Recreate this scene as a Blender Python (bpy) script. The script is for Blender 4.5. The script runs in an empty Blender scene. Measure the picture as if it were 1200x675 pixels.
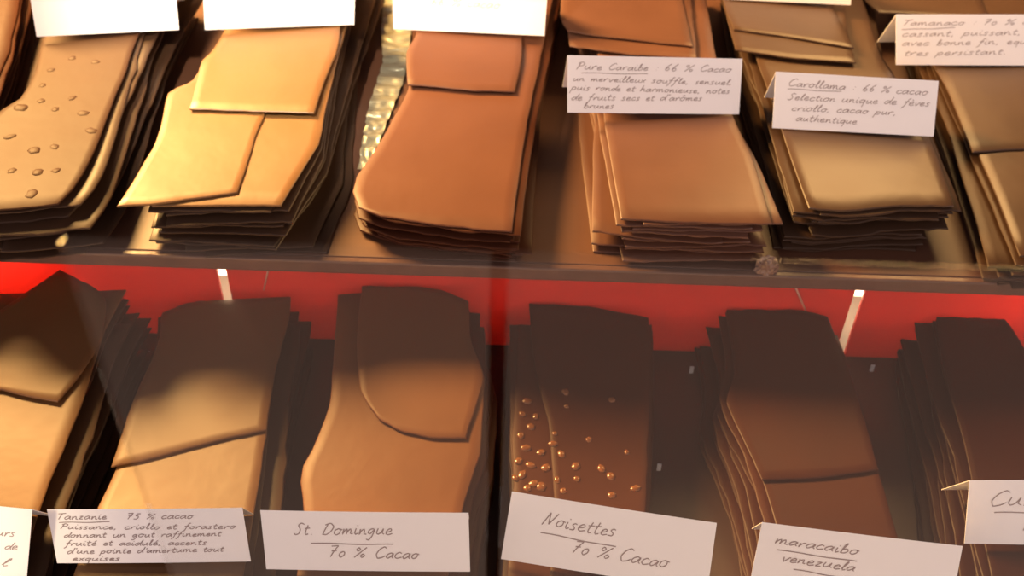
import bpy, math, random
from mathutils import Vector, Matrix, noise

random.seed(7)
SC = bpy.context.scene
COL = SC.collection

# ------------------------------------------------------------------ camera
W, H, F = 1200.0, 675.0, 1250.0
PITCH, ROLL = math.radians(42.0), math.radians(1.9)
CAM = Vector((0.0, 0.0, 0.52))
_f = Vector((0, math.cos(PITCH), -math.sin(PITCH)))
_u0 = Vector((0, math.sin(PITCH), math.cos(PITCH)))
_x0 = Vector((1, 0, 0))
UP = _u0 * math.cos(ROLL) - _x0 * math.sin(ROLL)
RT = _x0 * math.cos(ROLL) + _u0 * math.sin(ROLL)


def ray(px, py):
    return (_f + RT * ((px - W / 2) / F) - UP * ((py - H / 2) / F)).normalized()


def on_z(px, py, z):
    d = ray(px, py)
    return CAM + d * ((z - CAM.z) / d.z)


def on_y(px, py, y):
    d = ray(px, py)
    return CAM + d * ((y - CAM.y) / d.y)


def on_surf(px, py, fz, z0):
    z = z0
    for _ in range(8):
        p = on_z(px, py, z)
        z = fz(p.x, p.y)
    return on_z(px, py, z)


def on_plane(px, py, p0, n):
    d = ray(px, py)
    return CAM + d * ((p0 - CAM).dot(n) / d.dot(n))


cd = bpy.data.cameras.new('camera')
cam = bpy.data.objects.new('camera', cd)
COL.objects.link(cam)
cd.sensor_fit = 'HORIZONTAL'
cd.sensor_width = 36.0
cd.lens = 36.0 * F / W
cd.clip_start = 0.01
cam.matrix_world = Matrix(((RT.x, UP.x, -_f.x, CAM.x), (RT.y, UP.y, -_f.y, CAM.y),
                           (RT.z, UP.z, -_f.z, CAM.z), (0, 0, 0, 1)))
cd.dof.use_dof = True
cd.dof.focus_distance = 0.56
cd.dof.aperture_fstop = 10.0
SC.camera = cam


# ------------------------------------------------------------------ materials
def mat(name):
    m = bpy.data.materials.new(name)
    m.use_nodes = True
    nt = m.node_tree
    return m, nt, nt.nodes['Principled BSDF'], nt.nodes['Material Output']


def chocolate(name, rgb, rough=0.38, mottle=0.18, spec=0.5, bump=0.12):
    m, nt, b, _ = mat(name)
    tc = nt.nodes.new('ShaderNodeTexCoord')
    oi = nt.nodes.new('ShaderNodeObjectInfo')
    add = nt.nodes.new('ShaderNodeVectorMath'); add.operation = 'ADD'
    nt.links.new(tc.outputs['Object'], add.inputs[0])
    mul = nt.nodes.new('ShaderNodeVectorMath'); mul.operation = 'SCALE'
    nt.links.new(oi.outputs['Random'], mul.inputs['Scale'])
    mul.inputs[0].default_value = (3.1, 7.7, 1.3)
    nt.links.new(mul.outputs[0], add.inputs[1])
    n1 = nt.nodes.new('ShaderNodeTexNoise')
    n1.inputs['Scale'].default_value = 16
    n1.inputs['Detail'].default_value = 4
    nt.links.new(add.outputs[0], n1.inputs['Vector'])
    cr = nt.nodes.new('ShaderNodeValToRGB')
    lo = [c * (1 - mottle) for c in rgb]
    hi = [min(1, c * (1 + mottle)) for c in rgb]
    cr.color_ramp.elements[0].position = 0.3
    cr.color_ramp.elements[1].position = 0.7
    cr.color_ramp.elements[0].color = (*lo, 1)
    cr.color_ramp.elements[1].color = (*hi, 1)
    nt.links.new(n1.outputs['Fac'], cr.inputs['Fac'])
    nt.links.new(cr.outputs['Color'], b.inputs['Base Color'])
    mr = nt.nodes.new('ShaderNodeMapRange')
    mr.inputs['To Min'].default_value = rough - 0.06
    mr.inputs['To Max'].default_value = rough + 0.1
    nt.links.new(n1.outputs['Fac'], mr.inputs['Value'])
    nt.links.new(mr.outputs['Result'], b.inputs['Roughness'])
    n2 = nt.nodes.new('ShaderNodeTexNoise')
    n2.inputs['Scale'].default_value = 60
    n2.inputs['Detail'].default_value = 2
    nt.links.new(add.outputs[0], n2.inputs['Vector'])
    bp = nt.nodes.new('ShaderNodeBump')
    bp.inputs['Strength'].default_value = bump
    bp.inputs['Distance'].default_value = 0.002
    nt.links.new(n2.outputs['Fac'], bp.inputs['Height'])
    nt.links.new(bp.outputs['Normal'], b.inputs['Normal'])
    b.inputs['Specular IOR Level'].default_value = spec
    return m


def plain(name, rgb, rough=0.5, metal=0.0, noise_scale=None, amount=0.1, stretch=None, bump=0.0):
    m, nt, b, _ = mat(name)
    b.inputs['Base Color'].default_value = (*rgb, 1)
    b.inputs['Roughness'].default_value = rough
    b.inputs['Metallic'].default_value = metal
    if noise_scale:
        tc = nt.nodes.new('ShaderNodeTexCoord')
        mp = nt.nodes.new('ShaderNodeMapping')
        if stretch:
            mp.inputs['Scale'].default_value = stretch
        nt.links.new(tc.outputs['Object'], mp.inputs['Vector'])
        n = nt.nodes.new('ShaderNodeTexNoise')
        n.inputs['Scale'].default_value = noise_scale
        n.inputs['Detail'].default_value = 5
        nt.links.new(mp.outputs['Vector'], n.inputs['Vector'])
        cr = nt.nodes.new('ShaderNodeValToRGB')
        cr.color_ramp.elements[0].color = (*[c * (1 - amount) for c in rgb], 1)
        cr.color_ramp.elements[1].color = (*[min(1, c * (1 + amount)) for c in rgb], 1)
        nt.links.new(n.outputs['Fac'], cr.inputs['Fac'])
        nt.links.new(cr.outputs['Color'], b.inputs['Base Color'])
        if bump:
            bp = nt.nodes.new('ShaderNodeBump')
            bp.inputs['Strength'].default_value = bump
            bp.inputs['Distance'].default_value = 0.002
            nt.links.new(n.outputs['Fac'], bp.inputs['Height'])
            nt.links.new(bp.outputs['Normal'], b.inputs['Normal'])
    return m


CHOC = {
    'glare_brown': chocolate('glare_bright_chocolate', (0.145, 0.068, 0.022), 0.42, 0.06),  # lamp glare put into the colour; the chocolate itself is browner
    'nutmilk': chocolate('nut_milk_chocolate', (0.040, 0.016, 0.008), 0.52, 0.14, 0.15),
    'milk': chocolate('milk_chocolate', (0.092, 0.032, 0.017), 0.48, 0.08, 0.3),
    'rose': chocolate('reddish_milk_chocolate', (0.088, 0.036, 0.022), 0.40, 0.12, 0.45),
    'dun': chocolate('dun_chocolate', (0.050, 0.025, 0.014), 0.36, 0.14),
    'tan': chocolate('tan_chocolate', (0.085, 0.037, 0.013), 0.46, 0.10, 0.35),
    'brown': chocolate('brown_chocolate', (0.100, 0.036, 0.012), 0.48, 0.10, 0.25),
    'shade': chocolate('side_shade_chocolate', (0.036, 0.017, 0.009), 0.45, 0.12, 0.3),  # darker copy for buried sheets, shade of the stack sides in its colour
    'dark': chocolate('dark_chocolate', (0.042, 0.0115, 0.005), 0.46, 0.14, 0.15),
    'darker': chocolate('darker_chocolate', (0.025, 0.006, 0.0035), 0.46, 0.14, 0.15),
}
NUT = plain('toasted_nut', (0.13, 0.05, 0.02), 0.22, 0, 120, 0.3)
PAPER = plain('white_card_paper', (0.88, 0.84, 0.82), 0.75, 0, 90, 0.02)
INK = plain('grey_ink', (0.30, 0.23, 0.22), 0.7)
INKF = plain('washed_out_ink', (0.46, 0.42, 0.30), 0.7)  # overexposure put into the colour: a paler copy of the grey ink
SHELF = plain('brown_shelf_laminate', (0.085, 0.035, 0.020), 0.46, 0, 9, 0.2, (1, 4, 1))
SHELFD = plain('dark_shelf_laminate', (0.055, 0.028, 0.022), 0.4, 0, 9, 0.2)
EDGE = plain('shelf_edge_trim', (0.09, 0.045, 0.034), 0.3, 0, 60, 0.35, (1, 1, 1), 0.5)
FOIL = plain('silver_foil', (0.46, 0.45, 0.35), 0.3, 0.7, 140, 0.4, (0.4, 2, 1), 0.8)
WHITE = plain('white_board', (0.85, 0.82, 0.74), 0.6)
WOOD = plain('brown_wood', (0.16, 0.075, 0.035), 0.5, 0, 14, 0.35, (1, 1, 0.2))
WRAP = plain('brown_wrapper', (0.15, 0.08, 0.055), 0.3, 0.0, 60, 0.3, None, 0.6)
ROD_TONE = plain('dull_rod', (0.45, 0.22, 0.16), 0.4)
GLINT = plain('glint_tone', (0.6, 0.62, 0.7), 0.15)  # bluish white that paints the small glints


def red_panel_mat():
    m, nt, b, out = mat('red_translucent_panel')
    b.inputs['Base Color'].default_value = (0.36, 0.03, 0.025, 1)
    b.inputs['Roughness'].default_value = 0.35
    tr = nt.nodes.new('ShaderNodeBsdfTranslucent')
    tr.inputs['Color'].default_value = (0.85, 0.13, 0.085, 1)
    mx = nt.nodes.new('ShaderNodeMixShader')
    mx.inputs[0].default_value = 0.2
    nt.links.new(b.outputs[0], mx.inputs[1])
    nt.links.new(tr.outputs[0], mx.inputs[2])
    nt.links.new(mx.outputs[0], out.inputs['Surface'])
    return m


RED = red_panel_mat()


def glass_mat():
    m, nt, b, out = mat('clear_case_glass')
    nt.nodes.remove(b)
    lw = nt.nodes.new('ShaderNodeLayerWeight')
    lw.inputs['Blend'].default_value = 0.5
    pw = nt.nodes.new('ShaderNodeMath'); pw.operation = 'POWER'; pw.inputs[1].default_value = 5
    nt.links.new(lw.outputs['Facing'], pw.inputs[0])
    fr = nt.nodes.new('ShaderNodeMath'); fr.operation = 'MULTIPLY_ADD'
    fr.inputs[1].default_value = 0.955; fr.inputs[2].default_value = 0.045
    nt.links.new(pw.outputs[0], fr.inputs[0])
    t = nt.nodes.new('ShaderNodeBsdfTransparent')
    t.inputs['Color'].default_value = (0.98, 0.985, 0.98, 1)
    g = nt.nodes.new('ShaderNodeBsdfGlossy')
    g.inputs['Roughness'].default_value = 0.02
    mx = nt.nodes.new('ShaderNodeMixShader')
    nt.links.new(fr.outputs[0], mx.inputs[0])
    nt.links.new(t.outputs[0], mx.inputs[1])
    nt.links.new(g.outputs[0], mx.inputs[2])
    nt.links.new(mx.outputs[0], out.inputs['Surface'])
    return m


GLASS = glass_mat()


# ------------------------------------------------------------------ helpers
def link(name, me, m=None, parent=None):
    o = bpy.data.objects.new(name, me)
    COL.objects.link(o)
    if m is not None and not me.materials:
        me.materials.append(m)
    if parent is not None:
        o.parent = parent
        o.matrix_parent_inverse = Matrix.Translation(-Vector(parent.location))
    return o


def tag(o, label=None, cat=None, group=None, kind=None):
    if label: o['label'] = label
    if cat: o['category'] = cat
    if group: o['group'] = group
    if kind: o['kind'] = kind
    return o


def mesh_from(name, vs, fs, flat=None, center=None):
    me = bpy.data.meshes.new(name)
    if center is not None:
        vs = [tuple(Vector(v) - center) for v in vs]
    me.from_pydata([tuple(v) for v in vs], [], fs)
    if flat is not None:
        me.polygons.foreach_set('use_smooth', [not x for x in flat])
    me.update()
    return me


def box_mesh(name, lo, hi, bev=0.0):
    import bmesh
    bm = bmesh.new()
    bmesh.ops.create_cube(bm, size=1)
    c = [(a + b) / 2 for a, b in zip(lo, hi)]
    s = [b - a for a, b in zip(lo, hi)]
    for v in bm.verts:
        v.co = Vector((v.co.x * s[0], v.co.y * s[1], v.co.z * s[2]))
    if bev:
        bmesh.ops.bevel(bm, geom=bm.edges[:], offset=bev, segments=3, affect='EDGES', profile=0.5)
    me = bpy.data.meshes.new(name)
    bm.to_mesh(me); bm.free()
    return me, Vector(c)


def box(name, lo, hi, m, bev=0.0, parent=None):
    me, c = box_mesh(name, lo, hi, bev)
    o = bpy.data.objects.new(name, me)
    COL.objects.link(o)
    me.materials.append(m)
    o.location = c
    if parent is not None:
        o.parent = parent
        o.location = c - Vector(parent.location)
    return o


def catmull(pts, n, linear=False):
    """n+1 points along the polyline, spaced by arc length."""
    P = [Vector(p) for p in pts]
    if len(P) == 2 or linear:
        dense = []
        for i in range(len(P) - 1):
            for k in range(12):
                dense.append(P[i].lerp(P[i + 1], k / 12))
        dense.append(P[-1])
    else:
        dense = []
        Q = [P[0] * 2 - P[1]] + P + [P[-1] * 2 - P[-2]]
        for i in range(1, len(Q) - 2):
            p0, p1, p2, p3 = Q[i - 1], Q[i], Q[i + 1], Q[i + 2]
            for k in range(12):
                t = k / 12
                a = 0.5 * ((2 * p1) + (p2 - p0) * t + (2 * p0 - 5 * p1 + 4 * p2 - p3) * t * t
                           + (3 * p1 - p0 - 3 * p2 + p3) * t ** 3)
                b = p1.lerp(p2, t)
                dense.append(a.lerp(b, 0.55))
        dense.append(P[-1])
    L = [0.0]
    for i in range(1, len(dense)):
        L.append(L[-1] + (dense[i] - dense[i - 1]).length)
    out = []
    j = 0
    for k in range(n + 1):
        s = L[-1] * k / n
        while j < len(L) - 2 and L[j + 1] < s:
            j += 1
        d = L[j + 1] - L[j]
        out.append(dense[j].lerp(dense[j + 1], 0 if d < 1e-12 else (s - L[j]) / d))
    return out


NU, NV, TH = 14, 20, 0.0013


def coons(left, right, top, bottom):
    g = []
    tl, tr, bl, br = left[0], right[0], left[-1], right[-1]
    for j in range(NV + 1):
        v = j / NV
        row = []
        for i in range(NU + 1):
            u = i / NU
            p = left[j] * (1 - u) + right[j] * u + top[i] * (1 - v) + bottom[i] * v \
                - (tl * (1 - u) * (1 - v) + tr * u * (1 - v) + bl * (1 - u) * v + br * u * v)
            row.append(p)
        g.append(row)
    return g


def slab(name, grid, fz, m, rag=0.0008, seed=0):
    """a thin sheet over a world-space grid of (x, y) points; fz gives the underside"""
    loop = [(0, i) for i in range(NU + 1)] + [(j, NU) for j in range(1, NV + 1)] \
        + [(NV, i) for i in range(NU - 1, -1, -1)] + [(j, 0) for j in range(NV - 1, 0, -1)]
    pos = {}
    for j in range(NV + 1):
        for i in range(NU + 1):
            pos[(j, i)] = Vector((grid[j][i].x, grid[j][i].y))
    n = len(loop)
    cen = sum((pos[k] for k in loop), Vector((0, 0))) / n
    for q, k in enumerate(loop):
        p = pos[k]
        e = noise.noise(Vector((p.x * 90, p.y * 90, seed * 3.3))) + 0.5 * noise.noise(Vector((p.x * 260, p.y * 260, seed * 1.7)))
        pos[k] = p + (p - cen).normalized() * e * rag
        if fz(p.x, p.y) < 0.1:
            pos[k].y = min(pos[k].y, YMAX)
    outer, inner = {}, {}
    for q, k in enumerate(loop):
        a, b = pos[loop[q - 1]], pos[loop[(q + 1) % n]]
        t = (b - a)
        nn = Vector((t.y, -t.x)).normalized()
        if (cen - pos[k]).dot(nn) < 0:
            nn = -nn
        outer[k] = pos[k]
        inner[k] = pos[k] + nn * 0.0005
    vs, fs, flat = [], [], []
    tid, bid = {}, {}
    for j in range(NV + 1):
        for i in range(NU + 1):
            k = (j, i)
            p = inner.get(k, pos[k])
            tid[k] = len(vs)
            vs.append((p.x, p.y, fz(p.x, p.y) + TH))
    for j in range(NV + 1):
        for i in range(NU + 1):
            k = (j, i)
            p = inner.get(k, pos[k])
            bid[k] = len(vs)
            vs.append((p.x, p.y, fz(p.x, p.y)))
    ot, ob = {}, {}
    for k in loop:
        p = outer[k]
        z = fz(p.x, p.y)
        ot[k] = len(vs); vs.append((p.x, p.y, z + TH - 0.0004))
        ob[k] = len(vs); vs.append((p.x, p.y, z + 0.0003))
    for j in range(NV):
        for i in range(NU):
            fs.append((tid[(j, i)], tid[(j + 1, i)], tid[(j + 1, i + 1)], tid[(j, i + 1)])); flat.append(False)
            fs.append((bid[(j, i)], bid[(j, i + 1)], bid[(j + 1, i + 1)], bid[(j + 1, i)])); flat.append(False)
    for q in range(n):
        a, b = loop[q], loop[(q + 1) % n]
        fs.append((tid[a], tid[b], ot[b], ot[a])); flat.append(True)
        fs.append((ot[a], ot[b], ob[b], ob[a])); flat.append(True)
        fs.append((ob[a], ob[b], bid[b], bid[a])); flat.append(True)
    c3 = Vector((cen.x, cen.y, fz(cen.x, cen.y)))
    o = link(name, mesh_from(name, vs, fs, flat, c3), m)
    o.location = c3
    return o


ORD = ['topmost', 'second', 'third', 'fourth', 'fifth', 'sixth', 'seventh', 'eighth', 'ninth', 'tenth',
       'eleventh', 'twelfth', 'thirteenth', 'fourteenth', 'fifteenth', 'sixteenth', 'seventeenth', 'eighteenth',
       'nineteenth', 'twentieth']


class Stack:
    """sheets of chocolate lying on one another on a shelf"""

    def __init__(self, key, z0, n, body, fan, where, m, adj, slope=0.0, yf=0.28, wav=0.0032, jit=0.005,
                 top=None, bottom=None, tops=(), seed=1, body_label=None, linear=False, odd=None, tight=False, mf=None, sxr=(0.94, 1.02), rot=3.0):
        R = random.Random(seed)
        self.key, self.z0, self.where, self.m, self.adj = key, z0, where, m, adj
        self.slope, self.yf = slope, yf
        self.wv = [(R.uniform(0.15, 1) * wav, R.uniform(-15, 15), R.uniform(4, 13) * R.choice((-1, 1)),
                    R.uniform(0, 6.28)) for _ in range(40)]
        if tight:
            self.wv[n] = (self.wv[n][0] * 0.1,) + self.wv[n][1:]
        self.n_all = n + 1 + len(tops)
        self.sheets = []
        L, Rr = body
        kb = n
        fz = self.top_fn(kb)
        pl = [on_surf(x, y, fz, z0 + 0.03) for x, y in L]
        pr = [on_surf(x, y, fz, z0 + 0.03) for x, y in Rr]
        pt = [pl[0]] + [on_surf(x, y, fz, z0 + 0.03) for x, y in (top or [])] + [pr[0]]
        pb = [pl[-1]] + [on_surf(x, y, fz, z0 + 0.03) for x, y in (bottom or [])] + [pr[-1]]
        flatten = lambda ps: [Vector((p.x, p.y, 0)) for p in ps]
        pl, pr, pt, pb = map(flatten, (pl, pr, pt, pb))
        gb = coons(catmull(pl, NV, linear), catmull(pr, NV, linear), catmull(pt, NU, linear), catmull(pb, NU, linear))
        cx = sum(p.x for r in gb for p in r) / ((NU + 1) * (NV + 1))
        cy = sum(p.y for r in gb for p in r) / ((NU + 1) * (NV + 1))
        # plain four-sided outline for the buried sheets
        for k in range(n):
            f = 1 - (k + 0.5) / n
            f = min(1, max(0, f + R.uniform(-0.22, 0.22)))
            (dxr, dxf, dyr, dyf) = fan
            ang = math.radians(R.uniform(-rot, rot))
            jx, jy = R.uniform(-jit, jit), R.uniform(-jit, jit)
            sx = R.uniform(*sxr)
            if odd and k in odd:
                ang = math.radians(odd[k][0]); jx, jy = odd[k][1], odd[k][2]
            ca, sa = math.cos(ang), math.sin(ang)
            g = []
            for j in range(NV + 1):
                v = j / NV
                row = []
                for i in range(NU + 1):
                    p = gb[j][i]
                    x, y = (p.x - cx) * sx, p.y - cy
                    q = Vector((cx + ca * x - sa * y + jx + f * (dxr * (1 - v) + dxf * v),
                                cy + sa * x + ca * y + jy + f * (dyr * (1 - v) + dyf * v), 0))
                    q.y = min(q.y, YLIM[key[0]])
                    row.append(q)
                g.append(row)
            self.add(g, k, mf or m, None, seed * 50 + k)  # mf colours the stack sides as if in shade
        for r in gb:
            for p in r:
                p.y = min(p.y, YLIM[key[0]])
        self.add(gb, kb, m, body_label, seed * 50 + kb)
        for i, t in enumerate(tops):
            k = n + 1 + i
            fz = self.top_fn(k)
            conv = lambda ps: flatten([on_surf(x, y, fz, z0 + 0.03) for x, y in ps])
            a, b = conv(t['left']), conv(t['right'])
            tt = [a[0]] + conv(t.get('top', [])) + [b[0]]
            bb = [a[-1]] + conv(t.get('bottom', [])) + [b[-1]]
            g = coons(catmull(a, NV), catmull(b, NV), catmull(tt, NU), catmull(bb, NU))
            for r in g:
                for p in r:
                    p.y = min(p.y, YLIM[key[0]])
            self.add(g, k, t.get('m', m), t.get('label'), seed * 50 + k)

    def z(self, k, x, y):
        z = self.z0 + 0.0002 + k * (TH + 0.00015) + self.slope * k / self.n_all * max(0.0, y - self.yf)
        for a, kx, ky, ph in self.wv[:k]:
            z += a * (0.5 + 0.5 * math.sin(kx * x + ky * y + ph))
        return z

    def base_fn(self, k):
        return lambda x, y: self.z(k, x, y)

    def top_fn(self, k):
        return lambda x, y: self.z(k, x, y) + TH

    def add(self, g, k, m, label, seed):
        o = slab('chocolate_sheet', g, self.base_fn(k), CHOC[m], rag=0.0008 if label else 0.0017, seed=seed)
        i = self.n_all - 1 - k
        word = ORD[i]
        if not label:
            if k == 0:
                label = '%s sheet, lowest in the stack %s' % (self.adj, self.where)
            else:
                label = '%s sheet, %s from top of the stack %s' % (self.adj, word, self.where)
        tag(o, label, 'chocolate', 'chocolate sheets stacked ' + self.where)
        self.sheets.append(o)
        return o


YLIM = {'U': 0.93, 'L': 0.5195}
YMAX = 0.5212
ZU, ZL = 0.100, -0.004

# ------------------------------------------------------------------ the case
YE = 0.486        # front edge of the upper shelf
us = box('upper_shelf', (-0.75, YE + 0.004, ZU - 0.009), (0.75, 0.98, ZU), SHELF, 0.001)
tag(us, 'brown upper shelf board carrying the back row of chocolate stacks', 'shelf')
et = box('edge_strip', (-0.75, YE - 0.0015, ZU - 0.0095), (0.75, YE + 0.0035, ZU + 0.0004), EDGE, 0.0012, us)
et['label'] = 'glassy brown strip along the shelf front'
ls = box('floor', (-0.75, 0.16, ZL - 0.012), (0.75, 0.60, ZL), SHELFD, 0.001)
tag(ls, kind='structure')
bw = box('wall_back', (-0.78, 0.985, -0.02), (0.78, 1.0, 0.40), WOOD)
tag(bw, kind='structure')
wb = box('wall_lower', (-0.75, 0.585, ZL + 0.0005), (0.75, 0.592, ZU - 0.0095), WHITE)  # white board added behind the slits to bounce the strip's light
tag(wb, kind='structure')

YP = 0.522
pz0, pz1 = ZL + 0.0003, ZU - 0.0095
def slit(px, py, w):
    p = on_y(px, py, YP)
    return p.x - w / 2, p.x + w / 2
s1, s2 = slit(262, 330, 0.0062), slit(997, 376, 0.0066)
for (a, b, lab) in ((-0.74, s1[0], 'red back panel left of the narrow bright slit, behind the nut-topped dark stack'),
                    (s1[1], s2[0], 'wide middle red back panel between the two narrow bright slits'),
                    (s2[1], 0.74, 'red back panel right of the slanting bright slit, at right edge')):
    o = box('back_panel', (a, YP, pz0), (b, YP + 0.003, pz1), RED, 0.0005)
    tag(o, lab, 'panel', 'red back panels')

# front glass, two panes with a gap between them
YG = 0.20
gz1 = on_y(600, 306, YG).z
ga, gb_, gc, gd = on_y(122, 450, YG).x, on_y(573, 450, YG).x, on_y(591, 450, YG).x, on_y(1420, 450, YG).x
for a, b, lab in ((ga, gb_, 'left pane of clear front glass before the lower chocolates, ending mid-case'),
                  (gc, gd, 'right pane of clear front glass before the lower chocolates, starting mid-case')):
    o = box('glass_pane', (a, YG, 0.0), (b, YG + 0.004, gz1), GLASS, 0.0004)
    tag(o, lab, 'glass', 'front glass panes')

# ------------------------------------------------------------------ stacks on the upper shelf
ST = {}
ST['U0'] = Stack('U0', ZU, 12, ([(-170, -60), (-200, 60), (-290, 250)], [(28, -60), (25, -10), (10, 60), (-28, 150), (-72, 250)]),
                 (0.004, 0.006, 0, 0), 'at upper shelf far left edge', 'dark', 'brown chocolate', seed=31, yf=0.45)
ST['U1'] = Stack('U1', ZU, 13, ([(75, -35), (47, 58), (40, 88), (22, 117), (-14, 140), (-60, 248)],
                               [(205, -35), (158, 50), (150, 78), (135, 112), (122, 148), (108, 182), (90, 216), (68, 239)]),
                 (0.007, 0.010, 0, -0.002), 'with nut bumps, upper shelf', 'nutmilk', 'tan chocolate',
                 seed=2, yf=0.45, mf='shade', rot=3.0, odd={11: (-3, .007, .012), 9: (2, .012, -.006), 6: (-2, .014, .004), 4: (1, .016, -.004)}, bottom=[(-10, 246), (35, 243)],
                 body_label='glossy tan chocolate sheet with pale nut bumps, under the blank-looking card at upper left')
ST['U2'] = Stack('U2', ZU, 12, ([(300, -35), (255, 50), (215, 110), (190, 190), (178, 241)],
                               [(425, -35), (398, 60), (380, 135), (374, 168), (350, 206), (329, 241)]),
                 (0.006, 0.012, 0, -0.003), 'of glare-bright sheets, upper shelf', 'glare_brown', 'golden chocolate',
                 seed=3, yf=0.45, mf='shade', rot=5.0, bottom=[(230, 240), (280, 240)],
                 body_label='glare-bright golden sheet whose right corner shows beside two broken pieces',
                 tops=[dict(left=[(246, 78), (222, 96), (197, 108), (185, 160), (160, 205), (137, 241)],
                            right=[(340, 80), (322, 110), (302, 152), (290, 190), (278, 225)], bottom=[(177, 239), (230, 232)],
                            label='broken glare-bright sheet piece at the front left of the pale golden stack'),
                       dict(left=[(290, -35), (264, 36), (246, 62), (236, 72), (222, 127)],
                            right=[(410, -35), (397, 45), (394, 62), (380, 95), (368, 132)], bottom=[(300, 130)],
                            label='glare-bright sheet piece on top of the pale golden stack, under its white card')])
ST['U3'] = Stack('U3', ZU, 12, ([(497, -35), (480, 98), (461, 138), (440, 175), (418, 206), (413, 226), (421, 243), (446, 253)],
                               [(655, -35), (634, 65), (619, 140), (606, 220), (600, 271)]),
                 (0.002, 0.006, 0, 0.002), 'right of the silver foil', 'milk', 'milk chocolate',
                 seed=4, yf=0.45, mf='dark', bottom=[(480, 258), (530, 265)],  # dark tone on the buried sheets paints in the sides' shade
                 body_label='large smooth milk chocolate sheet with a rounded front corner, right of the silver foil',
                 tops=[dict(left=[(494, -35), (488, 37), (476, 62), (478, 99)], right=[(618, -35), (612, 40), (611, 72), (603, 107)],
                            bottom=[(510, 101), (545, 105), (575, 106)],
                            label='smaller milk chocolate piece under a white card, atop the round-cornered sheet')])
ST['U4'] = Stack('U4', ZU, 12, ([(684, -35), (700, 60), (708, 140), (718, 200), (728, 256)],
                               [(822, -35), (838, 60), (858, 135), (880, 180), (894, 222), (905, 262)]),
                 (-0.010, -0.016, 0, -0.003), 'under the five-line card', 'rose', 'reddish chocolate',
                 seed=5, yf=0.45, rot=4.0, jit=0.006, sxr=(.82, .98), odd={0: (1, -.007, .006), 3: (0, .012, 0), 2: (-5, .004, .004), 4: (4, .000, .0), 6: (-5, -.001, .0), 7: (5, -.007, .004), 9: (3, -.006, -.002), 10: (1, -.004, 0)}, bottom=[(760, 258), (830, 261)],
                 body_label='reddish milk chocolate sheet with curved right side, below the five-line card',
                 tops=[dict(left=[(668, -40), (665, 20), (667, 54)], right=[(808, -40), (812, 20), (817, 68)],
                            bottom=[(740, 63)], label='reddish sheet piece just behind the five-line card'),
                       dict(left=[(664, -40), (656, 18), (666, 36)], right=[(792, -40), (800, 0), (812, 54)],
                            bottom=[(690, 40), (740, 46)],
                            label='greyish brown sheet piece topping the stack behind the five-line card')])
ST['U5'] = Stack('U5', ZU, 12, ([(862, -35), (884, 60), (902, 110), (917, 155), (932, 200), (948, 244)],
                               [(1000, -35), (1030, 60), (1088, 160), (1108, 210), (1118, 241)]),
                 (-0.007, -0.010, 0, -0.003), 'under the four-line card', 'dun', 'dull chocolate',
                 seed=6, yf=0.45, mf='shade', rot=4.5, bottom=[(990, 247), (1050, 241), (1090, 241)],
                 body_label='dull golden brown sheet with a wavy front edge, below the four-line card',
                 tops=[dict(left=[(838, -40), (852, 20), (862, 58)], right=[(985, -40), (992, 30), (1003, 73)],
                            bottom=[(930, 68)], label='brown sheet piece, second of those behind the four-line card'),
                       dict(left=[(836, -40), (850, 10), (860, 34)], right=[(968, -40), (976, 8), (1001, 56)],
                            bottom=[(930, 44)], label='shiny brown sheet piece topping the stack behind the four-line card')])
ST['U6'] = Stack('U6', ZU, 12, ([(1068, -35), (1095, 60), (1112, 98), (1145, 176), (1172, 240), (1195, 300)],
                               [(1240, -35), (1270, 60), (1330, 176), (1370, 310)]),
                 (-0.006, -0.010, 0, 0), 'at upper shelf right edge', 'dun', 'brown chocolate',
                 seed=8, yf=0.45, mf='shade',
                 body_label='brown chocolate sheet at the right edge of the upper shelf, curved left side',
                 tops=[dict(left=[(1062, -35), (1085, 60), (1108, 100), (1140, 178)], right=[(1240, -35), (1270, 60), (1330, 172)],
                            bottom=[(1200, 174)], label='brown sheet piece behind and under the far right card'),
                       dict(left=[(1000, -40), (1014, 0), (1030, 14)], right=[(1140, -40), (1150, 0), (1160, 20)],
                            label='shiny tan sheet piece peeking out above the far right card')])

# ------------------------------------------------------------------ stacks on the lower shelf
ST['L1'] = Stack('L1', ZL, 13, ([(-100, 345), (-150, 500), (-190, 720)],
                                [(148, 339), (124, 385), (96, 472), (80, 510), (45, 600), (10, 720)]),
                 (0.006, 0.008, 0, 0), 'at lower shelf left end', 'tan', 'tan chocolate', slope=0.135, yf=0.27,
                 seed=11, mf='shade', odd={11: (2, .009, -.02), 8: (-2, .006, .004)}, body_label='wide tan chocolate sheet below the dark pointed piece at lower left',
                 tops=[dict(left=[(-60, 405), (-52, 430), (-40, 452)], right=[(70, 315), (113, 338), (124, 352), (118, 400), (96, 436), (68, 471)],
                            top=[(0, 363)], bottom=[(0, 457)],
                            label='pointed chocolate piece leaning on the red panel at lower left')])
ST['L2'] = Stack('L2', ZL, 13, ([(190, 366), (186, 400), (152, 480), (138, 545), (113, 598), (70, 720)],
                                [(340, 349), (337, 376), (321, 440), (311, 515), (298, 600), (276, 720)]),
                 (0.004, 0.008, 0, 0), 'under the six-line card', 'tan', 'golden chocolate', slope=0.05,
                 yf=0.27, seed=12, mf='shade', odd={10: (2, .010, -.012), 6: (-2, .006, .004)}, top=[(215, 356), (238, 352)],
                 body_label='golden brown sheet the six-line card stands on, lower shelf',
                 tops=[dict(left=[(190, 366), (186, 400), (152, 480), (130, 547)], right=[(341, 347), (338, 375), (321, 440), (312, 503)],
                            top=[(215, 356), (238, 352)], bottom=[(190, 533), (250, 517)],
                            label='golden brown sheet ending in a slanting front edge behind the six-line card')])
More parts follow.
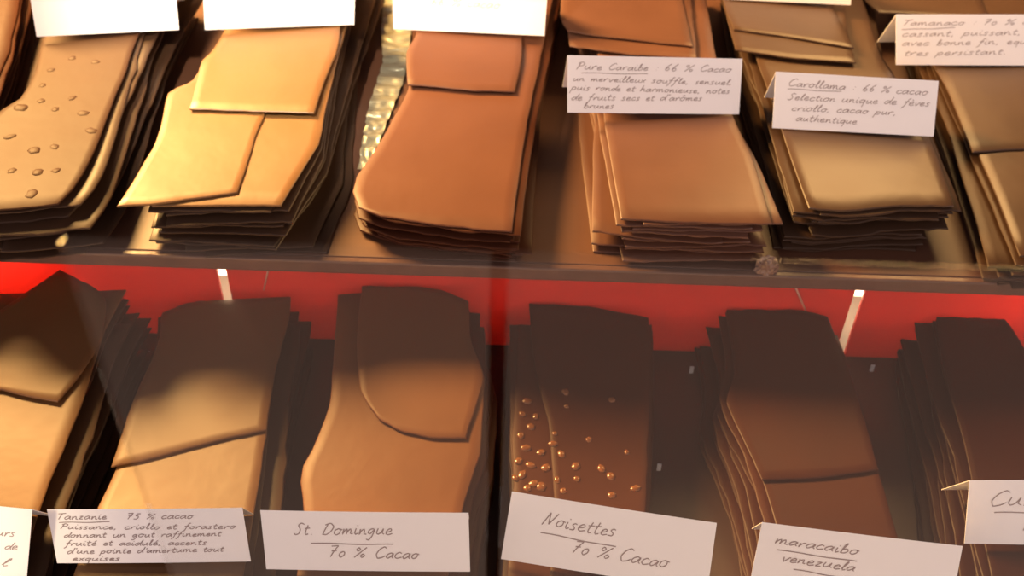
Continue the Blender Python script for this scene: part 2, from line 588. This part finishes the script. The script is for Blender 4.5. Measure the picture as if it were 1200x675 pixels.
ST['L3'] = Stack('L3', ZL, 13, ([(396, 345), (390, 430), (386, 480), (364, 530), (351, 555), (357, 600), (342, 720)],
                                [(548, 354), (551, 400), (568, 441), (563, 530), (541, 600), (515, 720)]),
                 (0.004, 0.010, 0, 0), 'just left of the glass gap', 'brown', 'brown chocolate', slope=0.08,
                 yf=0.27, seed=13, mf='dark', linear=True, tight=True, odd={9: (-2, .008, -.004)}, top=[(425, 342)],  # buried sheets darkened to carry the shade between stacks
                 body_label='brown chocolate sheet running under the two-line card left of mid-case',
                 tops=[dict(left=[(424, 332), (418, 400), (423, 460), (444, 490)], right=[(549, 353), (551, 398), (567, 441), (546, 513)],
                            top=[(470, 331), (520, 340)], bottom=[(470, 504), (505, 512)],
                            label='brown chocolate sheet with a rounded corner atop the stack left of mid-case')])
ST['L4'] = Stack('L4', ZL, 13, ([(608, 380), (604, 450), (600, 520), (602, 580), (590, 720)],
                                [(764, 380), (764, 500), (758, 600), (746, 720)]),
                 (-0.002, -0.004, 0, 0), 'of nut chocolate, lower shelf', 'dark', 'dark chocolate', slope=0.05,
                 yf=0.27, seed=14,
                 body_label='dark chocolate sheet with nuts along its left edge, right of mid-case',
                 tops=[dict(left=[(620, 353), (624, 410), (632, 455), (644, 500), (650, 600), (640, 720)],
                            right=[(760, 372), (762, 440), (760, 520), (756, 600), (742, 720)], top=[(663, 353), (715, 363)],
                            label='dark chocolate sheet dotted with nuts, under the tilted card right of mid-case')])
ST['L5'] = Stack('L5', ZL, 13, ([(849, 360), (861, 430), (853, 470), (880, 530), (895, 566), (940, 720)],
                                [(970, 373), (990, 420), (1010, 480), (1030, 553), (1056, 640), (1080, 720)]),
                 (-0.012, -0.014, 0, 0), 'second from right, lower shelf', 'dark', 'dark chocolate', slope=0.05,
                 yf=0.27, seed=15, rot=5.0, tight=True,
                 body_label='dark sheet under the tilted card second from right on the lower shelf',
                 tops=[dict(left=[(850, 357), (863, 430), (851, 470), (878, 530), (893, 562)],
                            right=[(970, 371), (990, 420), (1010, 480), (1030, 550)], top=[(900, 359), (945, 364)], bottom=[(940, 560), (985, 557)],
                            label='dark reddish sheet ending just behind the second lower card from the right')])
ST['L6'] = Stack('L6', ZL, 14, ([(1094, 360), (1106, 430), (1130, 520), (1142, 580), (1172, 720)],
                                [(1176, 369), (1202, 410), (1270, 560), (1320, 720)]),
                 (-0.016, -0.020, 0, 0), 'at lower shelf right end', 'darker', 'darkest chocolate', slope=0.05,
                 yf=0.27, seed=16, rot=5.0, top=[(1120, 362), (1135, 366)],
                 body_label='very dark chocolate sheet topping the stack at the right end of the lower shelf')


# ------------------------------------------------------------------ nuts
import bmesh
def nut_mesh(seed):
    bm = bmesh.new()
    bmesh.ops.create_icosphere(bm, subdivisions=2, radius=1)
    for v in bm.verts:
        d = noise.noise(v.co * 1.4 + Vector((seed * 5.1, 0, 0)))
        v.co = v.co * (1 + 0.3 * d)
    for v in bm.verts:
        v.co.z = max(v.co.z, -0.15)
    for f in bm.faces:
        f.smooth = True
    me = bpy.data.meshes.new('nut')
    bm.to_mesh(me); bm.free()
    return me
NM = [nut_mesh(i) for i in range(5)]


def nuts(stack, idx, pts, m, rng):
    st = ST[stack]
    o = st.sheets[idx]
    k = idx
    for me_i, (x, y, r) in enumerate(pts):
        p = on_surf(x, y, st.top_fn(k), 0.1)
        me = NM[rng.randrange(5)].copy()
        me.materials.append(m)
        n = bpy.data.objects.new('nut_piece', me)
        COL.objects.link(n)
        n.parent = o
        s = r * 0.001 * (1.6 if stack == 'U1' else 1.25)
        n.scale = (s * rng.uniform(.8, 1.25), s * rng.uniform(.8, 1.25), s * (0.32 if stack == 'U1' else 0.55))
        n.rotation_euler = (0, 0, rng.uniform(0, 6))
        n.location = p - Vector(o.location) - Vector((0, 0, s * 0.12))


rng = random.Random(5)
nuts('U1', 13, [(24, 126, 3.4), (85, 115, 2), (97, 132, 2.4), (65, 128, 2), (40, 176, 3), (64, 172, 2), (44, 202, 2.6),
               (66, 200, 2), (37, 227, 2.6), (107, 153, 2.4), (50, 100, 1.8), (60, 82, 2), (12, 160, 2.4), (14, 200, 2),
               (85, 68, 1.8), (112, 72, 1.8), (48, 118, 1.8)], CHOC['nutmilk'], rng)
nuts('L4', 14, [(662, 459, 2.0), (664, 476, 1.6), (717, 468, 2.0), (648, 520, 2.2), (658, 532, 2.2), (675, 546, 2.4), (705, 549, 2),
                (716, 558, 2.2), (745, 572, 2.2), (717, 580, 2), (676, 561, 1.8), (653, 562, 1.8), (650, 508, 1.6),
                (690, 515, 1.5), (735, 530, 1.6), (660, 575, 1.8)], NUT, rng)
nuts('L4', 13, [(618, 470, 2.2), (612, 485, 2), (628, 488, 2), (622, 500, 2.2), (610, 510, 2), (616, 525, 2.4), (608, 540, 2),
                (622, 545, 2.2), (612, 556, 2.2), (626, 566, 2.2), (634, 570, 2.4), (618, 572, 2), (634, 530, 2), (640, 548, 2),
                (604, 560, 1.8)], NUT, rng)

# ------------------------------------------------------------------ single stroke handwriting
G = {
 'a': (1.05, [[(.85, .8), (.55, 1), (.15, .75), (0, .35), (.25, 0), (.6, .3), (.9, .95), (.8, .25), (1.05, .05)]]),
 'b': (.95, [[(.1, 0), (.25, 1.1), (.4, 2), (.2, 1.8), (.12, .8), (.2, .05), (.6, .05), (.85, .5), (.6, .95), (.25, .7)]]),
 'c': (.85, [[(.75, .8), (.45, 1), (.1, .7), (.02, .3), (.3, 0), (.85, .2)]]),
 'd': (1.05, [[(.8, .8), (.5, 1), (.1, .7), (0, .3), (.25, 0), (.6, .3), (.95, 1.1), (1.1, 2)], [(1.1, 2), (.85, .5), (1.05, .0)]]),
 'e': (.85, [[(0, .4), (.55, .55), (.65, .85), (.4, 1), (.08, .65), (.1, .15), (.4, 0), (.85, .2)]]),
 'f': (.75, [[(-.1, -.9), (.2, -.4), (.35, .8), (.55, 1.9), (.8, 1.9)], [(.0, .9), (.7, 1)]]),
 'g': (1.0, [[(.8, .8), (.5, 1), (.1, .7), (.05, .3), (.35, .1), (.8, .9), (.7, -.3), (.4, -.95), (.05, -.8)]]),
 'h': (1.0, [[(.3, 2), (.15, 1), (.05, 0), (.25, .6), (.6, 1), (.75, .7), (.72, .2), (1, .05)]]),
 'i': (.5, [[(.12, 1), (.08, .3), (.25, 0), (.5, .2)], [(.2, 1.4), (.26, 1.5)]]),
 'l': (.55, [[(.05, .3), (.35, 1.4), (.4, 2), (.2, 1.7), (.12, .5), (.25, 0), (.55, .2)]]),
 'm': (1.5, [[(.05, 1), (.08, 0), (.25, .7), (.5, 1), (.58, .6), (.58, 0), (.75, .7), (1, 1), (1.12, .6), (1.15, .15), (1.5, .1)]]),
 'n': (1.05, [[(.05, 1), (.08, 0), (.25, .7), (.55, 1), (.68, .6), (.7, .15), (1.05, .1)]]),
 'o': (.95, [[(.5, 1), (.1, .75), (.05, .25), (.4, 0), (.75, .35), (.7, .85), (.4, 1), (.95, .8)]]),
 'p': (1.0, [[(.1, 1), (.05, 0), (-.05, -1)], [(.1, .6), (.45, 1), (.8, .75), (.7, .2), (.35, 0), (.1, .2)]]),
 'q': (1.0, [[(.8, .8), (.5, 1), (.1, .7), (.05, .25), (.35, .05), (.75, .6), (.85, 1), (.75, 0), (.75, -1)]]),
 'r': (.8, [[(.05, .9), (.12, .5), (.1, 0), (.25, .65), (.5, 1), (.8, .85)]]),
 's': (.75, [[(.6, .9), (.35, 1), (.12, .75), (.5, .35), (.45, .05), (.0, .05)]]),
 't': (.7, [[(.3, 1.7), (.18, .5), (.3, 0), (.65, .15)], [(-.05, 1.1), (.65, 1.2)]]),
 'u': (1.05, [[(.1, 1), (.03, .35), (.25, 0), (.6, .3), (.8, 1), (.75, .25), (1.05, .05)]]),
 'v': (.85, [[(.05, 1), (.3, 0), (.75, 1), (.9, .9)]]),
 'x': (.85, [[(.05, .95), (.75, 0)], [(.75, 1), (.0, 0)]]),
 'z': (.9, [[(.1, .9), (.7, 1), (.05, .05), (.8, .05)]]),
 'P': (1.2, [[(.35, 1.9), (.2, .9), (.05, 0)], [(.0, 1.6), (.5, 2), (1.05, 1.7), (.85, 1.1), (.3, .95)]]),
 'C': (1.25, [[(1.15, 1.7), (.8, 1.95), (.3, 1.5), (.05, .7), (.35, .0), (.9, .15), (1.2, .45)]]),
 'S': (1.15, [[(1.05, 1.75), (.65, 2), (.3, 1.6), (.7, .9), (.65, .2), (.25, 0), (.0, .25)]]),
 'T': (1.2, [[(.0, 1.8), (.6, 1.85), (1.3, 1.95)], [(.7, 1.85), (.5, .9), (.35, 0)]]),
 'D': (1.35, [[(.4, 1.9), (.2, 1), (.05, 0)], [(.05, 1.7), (.7, 2), (1.25, 1.4), (1, .5), (.5, 0), (.0, .1)]]),
 'N': (1.4, [[(.0, 0), (.35, 1.9)], [(.35, 1.9), (.7, .2)], [(.7, .2), (1.25, 1.9)]]),
 'M': (1.6, [[(.0, 0), (.3, 1.8)], [(.3, 1.8), (.65, .6)], [(.65, .6), (1.15, 1.8)], [(1.15, 1.8), (1.2, .1), (1.5, .1)]]),
 'V': (1.2, [[(.05, 1.9), (.4, 0)], [(.4, 0), (1.1, 1.9)]]),
 'G': (1.4, [[(1.25, 1.7), (.8, 1.95), (.25, 1.4), (.05, .6), (.4, 0), (.95, .3), (1.1, .9)], [(1.1, .9), (1.05, .0)]]),
 '0': (.95, [[(.5, 1.1), (.15, .8), (.1, .3), (.4, 0), (.75, .4), (.75, .9), (.5, 1.1)]]),
 '5': (1.0, [[(.95, 1.8), (.4, 1.75)], [(.4, 1.75), (.25, 1.05), (.65, 1.1), (.8, .55), (.5, 0), (.05, .1)]]),
 '6': (1.0, [[(.8, 1.9), (.35, 1.2), (.1, .45), (.4, 0), (.75, .35), (.55, .85), (.15, .5)]]),
 '7': (1.0, [[(.05, 1.7), (.85, 1.8)], [(.85, 1.8), (.45, .8), (.25, 0)], [(.2, .95), (.8, 1.0)]]),
 '%': (1.5, [[(.1, .0), (1.35, 1.8)], [(.35, 1.75), (.1, 1.4), (.35, 1.1), (.6, 1.45), (.35, 1.75)],
             [(1.1, .65), (.85, .3), (1.1, 0), (1.4, .35), (1.1, .65)]]),
 ':': (.6, [[(.25, .2), (.3, .3)], [(.35, .9), (.4, 1.0)]]),
 ',': (.5, [[(.25, .15), (.1, -.3)]]),
 '.': (.5, [[(.2, 0), (.28, .08)]]),
 "'": (.4, [[(.3, 1.9), (.2, 1.5)]]),
 ' ': (.95, []),
}
ACC = {'é': ('e', [(.35, 1.3), (.65, 1.7)]), 'è': ('e', [(.25, 1.7), (.5, 1.3)]), 'ô': ('o', [(.2, 1.3), (.45, 1.7), (.7, 1.3)])}


def strokes(text, rng):
    out, x = [], 0.0
    for ch in text:
        acc = None
        if ch in ACC:
            ch, acc = ACC[ch]
        w, ss = G[ch]
        ss = list(ss) + ([acc] if acc else [])
        dy, sc = rng.uniform(-.07, .07), rng.uniform(.92, 1.08)
        for s in ss:
            out.append([Vector((x + p[0] * sc + p[1] * 0.28, p[1] * sc + dy, 0)) for p in s])
        x += w * sc + 0.12
    return out, x


def card(name_label, quad, stack, k, lines, lean=30, ink=INK, thick=0.00045, group='handwritten tent cards', lift=0.0007, seed=1, ilabel=None):
    st = ST[stack]
    fz = st.top_fn(k)
    (TL, TR, BR, BL) = quad
    bl, br = on_surf(*BL, fz, 0.1), on_surf(*BR, fz, 0.1)
    zb = max(fz(*bl.lerp(br, i / 10).xy) for i in range(11)) + lift
    bl, br = on_z(*BL, zb), on_z(*BR, zb)
    ex = (br - bl).normalized()
    back = Vector((-ex.y, ex.x, 0))
    a = math.radians(lean)
    upv = Vector((0, 0, 1)) * math.cos(a) + back * math.sin(a)
    n = ex.cross(upv).normalized()          # toward the viewer
    if n.y > 0:
        n = -n
    tl, tr = on_plane(*TL, bl, n), on_plane(*TR, bl, n)
    w2 = Vector((0, 0, 1)) * math.cos(a) - back * math.sin(a)
    def foot(p, w):
        s = 0.0
        for _ in range(20):
            q = p - w * s
            s += (q.z - fz(q.x, q.y) - lift) / w.z * 0.8
        return p - w * s
    hl, hr = (tl - bl).dot(upv), (tr - br).dot(upv)
    sl, sr = (tl - bl).dot(ex), (tr - br).dot(ex)
    bbl, bbr = foot(tl, w2), foot(tr, w2)
    up_ = max(fz(*bbl.lerp(bbr, i / 10).xy) + lift - bbl.lerp(bbr, i / 10).z for i in range(11))
    bbl += w2 * up_ / w2.z
    bbr += w2 * up_ / w2.z
    T = 0.00032
    n2 = back * math.cos(a) + Vector((0, 0, 1)) * math.sin(a)
    vs, fs = [], []
    M = 8
    for i in range(M + 1):
        t = i / M
        bow = n * (0.0006 * math.sin(math.pi * t))
        A, B, Cc = bl.lerp(br, t), tl.lerp(tr, t), bbl.lerp(bbr, t)
        Rg = B
        vs += [A + bow, Rg + bow + Vector((0, 0, T * .4)), Cc + n2 * 0, A - n * T + bow, Rg - Vector((0, 0, T * 1.2)) + bow, Cc - n2 * T]
    for i in range(M):
        p, q = i * 6, i * 6 + 6
        for (u, v) in ((0, 1), (1, 2), (5, 4), (4, 3), (3, 0), (2, 5)):
            fs.append((p + u, q + u, q + v, p + v))
    for p in (0, M * 6):
        for f in ((0, 1, 4, 3), (1, 2, 5, 4)):
            fs.append(tuple(p + v for v in f))
    c = (bl + br + bbl + bbr) / 4
    me = mesh_from('tent_card', vs, fs, None, c)
    bm = bmesh.new(); bm.from_mesh(me); bmesh.ops.recalc_face_normals(bm, faces=bm.faces); bm.to_mesh(me); bm.free()
    o = link('tent_card', me, PAPER)
    o.location = c
    tag(o, name_label, 'card', group)
    if lines:
        rngl = random.Random(seed)
        V, Fc = [], []
        wd, ht = (br - bl).length, (hl + hr) / 2

        def at(u, v):
            bow = n * (0.0006 * math.sin(math.pi * min(1, max(0, u))))
            return bl.lerp(br, u).lerp(tl.lerp(tr, u), v) + n * 0.00022 + bow
        for ln in lines:
            if ln[0] == '_':
                _, u0, u1, v, v2 = ln
                polys = [[Vector((u0 + (u1 - u0) * i / 8, v + (v2 - v) * i / 8 + .006 * math.sin(i), 0)) for i in range(9)]]
            else:
                text, u0, u1, v, xh, rise = ln
                ss, tot = strokes(text, rngl)
                polys = []
                for s in ss:
                    cs = catmull(s, max(3, len(s) * 3)) if len(s) > 2 else s
                    polys.append([Vector((u0 + (u1 - u0) * q.x / tot, v + rise * q.x / tot + xh * q.y, 0)) for q in cs])
            for pl in polys:
                P3 = [at(q.x, q.y) for q in pl]
                base = len(V)
                for i, p in enumerate(P3):
                    d = P3[min(i + 1, len(P3) - 1)] - P3[max(i - 1, 0)]
                    s = d.cross(n)
                    s = s.normalized() if s.length > 1e-9 else ex
                    V += [p + s * thick / 2, p - s * thick / 2]
                for i in range(len(P3) - 1):
                    b0 = base + i * 2
                    Fc.append((b0, b0 + 1, b0 + 3, b0 + 2))
        hm = mesh_from('handwriting', V, Fc, None, c)
        h = link('handwriting', hm, ink)
        h.parent = o
        h['label'] = ilabel or 'grey handwriting'
    return o


card('overexposed white tent card at the upper left corner, on the nut-bumped sheet',
     [(30, -34), (203, -40), (210, 35), (43, 43)], 'U1', 13,
     [], seed=1)
card('blank white tent card on the glare-bright golden stack',
     [(236, -40), (417, -44), (415, 29), (240, 35)], 'U2', 14, [], seed=2)
card('white tent card with glare-washed writing, above the smooth round-cornered milk chocolate',
     [(459, -38), (643, -32), (638, 42), (461, 34)], 'U3', 13,
     [('66 % cacao', .25, .70, .42, .07, -.02)], ink=INKF, seed=3)
card('small white card above, only its lower edge showing at top centre-right',
     [(843, -70), (1000, -64), (997, 6), (848, -1)], 'U5', 14, [], seed=4)
card('white tent card with five handwritten lines and 66 % cacao, on reddish chocolate',
     [(665, 65), (870, 69), (866, 134), (665, 132)], 'U4', 12,
     [('Pure Caraibe : 66 % Cacao', .05, .94, .76, .062, .0), ('_', .08, .46, .70, .70),
      ('un merveilleux souffle, sensuel,', .03, .95, .56, .052, -.03), ('puis ronde et harmonieuse, notes', .02, .94, .40, .052, -.03),
      ('de fruits secs et d\'arômes', .02, .78, .22, .056, .02), ('brunes', .09, .27, .08, .052, .0)], seed=5)
card('greyish tent card with four handwritten lines and 66 % cacao, upper shelf right',
     [(909, 84), (1100, 95), (1094, 160), (905, 150)], 'U5', 12,
     [('Carollama : 66 % cacao', .08, .94, .76, .066, -.03), ('_', .08, .41, .71, .71),
      ('Selection unique de fèves', .08, .96, .52, .062, .02), ('criollo, cacao pur,', .11, .76, .33, .06, .02),
      ('authentique', .14, .52, .15, .06, .0)], seed=6)
card('greyish pink tent card cut by the right edge of the photo, upper shelf',
     [(1050, 17), (1262, 17), (1266, 77), (1050, 76)], 'U6', 13,
     [('Tamanaco : 70 % cacao', .03, .88, .78, .062, .03), ('_', .03, .32, .70, .74),
      ('cassant, puissant, epicé', .03, .90, .56, .06, .06), ('avec bonne fin, equilibre', .03, .88, .38, .06, .06),
      ('tres persistant.', .04, .60, .18, .06, .04)], seed=7)
card('yellowish white tent card cut by the left edge of the photo, lower shelf',
     [(-175, 575), (38, 597), (31, 680), (-190, 662)], 'L1', 13,
     [('fine et elegante, douceurs', .1, .92, .60, .056, 0), ('de fruits et de noix et de', .1, .94, .42, .056, 0),
      ('notes de miel', .1, .90, .18, .056, 0)], seed=8)
card('lilac white tent card with six tightly handwritten lines, lower shelf left',
     [(55, 597), (284, 595), (294, 658), (67, 660)], 'L2', 13,
     [('Tanzanie   75 % cacao', .04, .74, .82, .058, .0), ('_', .05, .31, .76, .77),
      ('Puissance, criollo et forastero', .05, .95, .64, .052, -.02), ('donnant un goût raffinement'.replace('û', 'u'), .06, .87, .48, .052, .01),
      ('fruité et acidulé, accents', .06, .79, .33, .052, .0), ('d\'une pointe d\'amertume tout', .06, .87, .18, .052, .02),
      ('exquises', .08, .33, .05, .05, .0)], seed=9)
card('white tent card with a country name and 70 % cacao, left of mid-case',
     [(305, 598), (549, 601), (551, 670), (312, 667)], 'L3', 13,
     [('St. Domingue', .15, .63, .60, .10, .03), ('_', .23, .63, .46, .46), ('70 % Cacao', .31, .75, .23, .10, -.01)], thick=0.0006, seed=10)
card('tilted cream tent card with two handwritten lines, right of mid-case',
     [(600, 576), (840, 613), (829, 692), (587, 655)], 'L4', 14,
     [('Noisettes', .17, .53, .60, .10, -.02), ('_', .17, .54, .48, .44), ('70 % Cacao', .33, .80, .26, .10, -.02)], thick=0.0006, seed=11)
card('tilted lilac tent card with two underlined lines, second from right on lower shelf',
     [(893, 612), (1128, 640), (1116, 706), (880, 676)], 'L5', 13,
     [('maracaibo', .08, .50, .66, .085, -.02), ('_', .1, .50, .55, .52), ('venezuela', .13, .50, .36, .085, -.02),
      ('_', .2, .48, .24, .20), ('70 % Cacao', .5, .85, .08, .085, 0)], thick=0.0006, seed=12)
card('cream tent card cut by the right edge of the photo, on very dark chocolate',
     [(1136, 563), (1372, 560), (1380, 640), (1130, 637)], 'L6', 14,
     [('Cuba', .10, .40, .60, .12, .02), ('_', .13, .45, .50, .50), ('70 % Cacao', .26, .75, .22, .12, .0)], thick=0.0006, seed=13)

# ------------------------------------------------------------------ foil strip between two upper stacks
def foil():
    L = [on_z(x, y, ZU) for x, y in ((453, -30), (447, 40), (449, 75), (441, 100), (433, 125), (425, 165), (420, 200))]
    R = [on_z(x, y, ZU) for x, y in ((496, -30), (482, 40), (478, 75), (472, 100), (462, 125), (446, 165), (431, 200))]
    n, m = 130, 8
    a, b = catmull(L, n), catmull(R, n)
    vs, fs = [], []
    for side in (0, 1):
        for i in range(n + 1):
            e = 0.0015 * noise.noise(Vector((i * 0.35, 3.0, 0)))
            for j in range(m + 1):
                t = j / m
                p = a[i].lerp(b[i], t) + Vector((e * (1 - t), 0, 0))
                z = 0.0016 + 0.0011 * math.sin(i * 0.9 + 0.7 * noise.noise(Vector((i * .1, t * 3, 1))) * 3) \
                    + 0.0006 * noise.noise(Vector((i * .5, t * 5, 2)))
                vs.append((p.x, p.y, ZU + 0.0003 + max(0.0002, z) + (0.0002 if side == 0 else 0)))
    S = (n + 1) * (m + 1)
    for i in range(n):
        for j in range(m):
            q = i * (m + 1) + j
            fs.append((q, q + 1, q + m + 2, q + m + 1))
            fs.append((S + q, S + q + m + 1, S + q + m + 2, S + q + 1))
    o = link('foil_strip', mesh_from('foil_strip', vs, fs, [False] * len(fs)), FOIL)
    tag(o, 'rippled silver foil strip lying between two stacks on the upper shelf', 'foil')
foil()


def crumple(name, cx, cy, rx, ry, h, m, label, cat, seed):
    c = on_z(cx, cy, ZU)
    bm = bmesh.new()
    bmesh.ops.create_icosphere(bm, subdivisions=4, radius=1)
    for v in bm.verts:
        p = v.co.copy()
        d = 1 + 0.35 * noise.noise(p * 2.2 + Vector((seed, 0, 0))) + 0.18 * abs(noise.noise(p * 6 + Vector((0, seed, 0))))
        v.co = Vector((p.x * rx * d, p.y * ry * d, max(0.0, (p.z + .15)) * h * d))
    me = bpy.data.meshes.new(name)
    bm.to_mesh(me); bm.free()
    o = link(name, me, m)
    o.location = (c.x, c.y, ZU + 0.0003)
    tag(o, label, cat)
    return o


crumple('crumpled_wrapper', 897, 318, 0.0065, 0.0042, 0.009, WRAP, 'small crumpled brown wrapper at the shelf front, between the two middle-right stacks', 'wrapper', 3)

# thin rods, and glints added as small pale boxes
def rod(p, q, r, name, m, label, cat, group=None):
    d = (q - p)
    rot = d.to_track_quat('Z', 'Y').to_matrix()
    vs, fs = [], []
    K = 10
    for e, c in ((0, p), (1, q)):
        for i in range(K):
            a = 2 * math.pi * i / K
            vs.append(c + rot @ Vector((r * math.cos(a), r * math.sin(a), 0)))
    for i in range(K):
        j = (i + 1) % K
        fs.append((i, j, K + j, K + i))
    fs += [tuple(range(K - 1, -1, -1)), tuple(range(K, 2 * K))]
    c = p.copy()
    o = link(name, mesh_from(name, vs, fs, [False] * K + [True] * 2, c), m)
    o.location = c
    tag(o, label, cat, group)
    return o


for (px, py, lab) in ((810, 432, 'tiny pale painted glint left of the second lower stack from the right'),
                      (1021, 430, 'tiny pale painted glint left of the last lower stack, right side'),
                      (772, 546, 'tiny pale painted glint just right of the lower nut chocolate stack'),
                      (176, 414, 'tiny pale painted glint between the two leftmost lower stacks')):
    p = on_z(px, py + 5, ZL + 0.0003)
    o = box('glint_chip', (p.x - 0.0015, p.y - 0.0006, p.z), (p.x + 0.0012, p.y + 0.0006, p.z + 0.006), GLINT, 0.0003)  # pale box standing in for a bright glint
    tag(o, lab, 'glint', 'painted glints on the lower shelf')
rod(on_y(932, 336, YP - 0.001), on_y(944, 364, YP - 0.001), 0.0007, 'thin_rod', ROD_TONE, 'thin dull rod leaning on the red panel, left of the right bright slit', 'rod', 'thin rods on the red panel')  # slim rods laid along two dim slanted lines
rod(on_y(315, 312, YP - 0.001), on_y(309, 340, YP - 0.001), 0.0006, 'thin_rod', ROD_TONE, 'thin dull rod leaning on the red panel, right of the left bright slit', 'rod', 'thin rods on the red panel')

# ------------------------------------------------------------------ lights
def area(name, loc, target, size, power, rgb, sy=None):
    l = bpy.data.lights.new(name, 'AREA')
    l.energy = power
    l.color = rgb
    l.size = size
    if sy:
        l.shape = 'RECTANGLE'; l.size_y = sy
    else:
        l.shape = 'DISK'
    o = bpy.data.objects.new(name, l)
    COL.objects.link(o)
    o.location = loc
    o.rotation_euler = (Vector(target) - Vector(loc)).to_track_quat('-Z', 'Y').to_euler()
    return o


def spot(name, loc, target, power, rgb, deg, blend=0.7):
    l = bpy.data.lights.new(name, 'SPOT')
    l.energy = power; l.color = rgb
    l.spot_size = math.radians(deg); l.spot_blend = blend; l.shadow_soft_size = 0.02
    o = bpy.data.objects.new(name, l)
    COL.objects.link(o)
    o.location = loc
    o.rotation_euler = (Vector(target) - Vector(loc)).to_track_quat('-Z', 'Y').to_euler()
    return o


def point(name, loc, power, rgb, r=0.01):
    l = bpy.data.lights.new(name, 'POINT')
    l.energy = power; l.color = rgb; l.shadow_soft_size = r
    o = bpy.data.objects.new(name, l)
    COL.objects.link(o)
    o.location = loc
    return o


area('key_lamp', (-0.72, 1.03, 0.76), (-0.15, 0.50, 0.08), 0.38, 76.0, (1.0, 0.57, 0.19))
area('right_lamp', (0.34, 0.86, 0.46), (0.25, 0.55, 0.1), 0.26, 2.5, (1.0, 0.58, 0.22))
area('added_slit_glow', (0.0, 0.529, 0.02), (0.0, 0.585, 0.05), 1.3, 4.2, (1.0, 0.85, 0.55), 0.012)  # unseen strip, added so the slits and red panel look bright
spot('added_front_fill', (-0.44, 0.16, 0.30), (-0.285, 0.325, 0.055), 5.5, (1.0, 0.80, 0.5), 22)  # unseen spot, added to brighten the lower left card
spot('added_card_fill', (-0.26, 0.40, 0.50), (-0.16, 0.70, 0.15), 15.0, (1.0, 0.86, 0.64), 50)  # added spot that whitens the upper left cards, no fixture seen
point('added_panel_glow', (-0.335, 0.560, 0.060), 1.7, (1.0, 0.85, 0.6))  # hidden light added to make the panel's left end glow
point('added_panel_glow', (0.335, 0.560, 0.060), 0.6, (1.0, 0.85, 0.6))  # weaker added glow behind the right end of the panel

# dim room behind the viewer, dark shop behind the case
w = bpy.data.worlds.new('world')
SC.world = w
w.use_nodes = True
wn = w.node_tree
bg = wn.nodes['Background']
tc = wn.nodes.new('ShaderNodeTexCoord')
sp = wn.nodes.new('ShaderNodeSeparateXYZ')
wn.links.new(tc.outputs['Generated'], sp.inputs[0])
mr = wn.nodes.new('ShaderNodeMapRange')
mr.interpolation_type = 'SMOOTHSTEP'
mr.inputs['From Min'].default_value = 0.5
mr.inputs['From Max'].default_value = -0.6
mr.inputs['To Min'].default_value = 0.08
mr.inputs['To Max'].default_value = 1.5
wn.links.new(sp.outputs['Y'], mr.inputs['Value'])
mz = wn.nodes.new('ShaderNodeMapRange')
mz.interpolation_type = 'SMOOTHSTEP'
mz.inputs['From Min'].default_value = -0.15
mz.inputs['From Max'].default_value = 0.1
mz.inputs['To Min'].default_value = 0.36
mz.inputs['To Max'].default_value = 1.15
wn.links.new(sp.outputs['Z'], mz.inputs['Value'])
mm = wn.nodes.new('ShaderNodeMath'); mm.operation = 'MULTIPLY'
wn.links.new(mr.outputs['Result'], mm.inputs[0])
wn.links.new(mz.outputs['Result'], mm.inputs[1])
mh = wn.nodes.new('ShaderNodeMapRange')
mh.interpolation_type = 'SMOOTHSTEP'
mh.inputs['From Min'].default_value = 0.3
mh.inputs['From Max'].default_value = 0.8
mh.inputs['To Min'].default_value = 1.0
mh.inputs['To Max'].default_value = 0.15
wn.links.new(sp.outputs['Z'], mh.inputs['Value'])
m2 = wn.nodes.new('ShaderNodeMath'); m2.operation = 'MULTIPLY'
wn.links.new(mm.outputs[0], m2.inputs[0])
wn.links.new(mh.outputs['Result'], m2.inputs[1])
wn.links.new(m2.outputs[0], bg.inputs['Strength'])
mc = wn.nodes.new('ShaderNodeMix'); mc.data_type = 'RGBA'
mc.inputs['A'].default_value = (1.0, 0.62, 0.47, 1)
mc.inputs['B'].default_value = (1.0, 0.82, 0.79, 1)
mt = wn.nodes.new('ShaderNodeMapRange')
mt.inputs['From Min'].default_value = -0.35
mt.inputs['From Max'].default_value = 0.15
wn.links.new(sp.outputs['Z'], mt.inputs['Value'])
wn.links.new(mt.outputs['Result'], mc.inputs['Factor'])
wn.links.new(mc.outputs['Result'], bg.inputs['Color'])

SC.view_settings.view_transform = 'Standard'
SC.view_settings.look = 'None'
SC.view_settings.gamma = 1
SC.view_settings.use_curve_mapping = False
SC.view_settings.exposure = 0.0
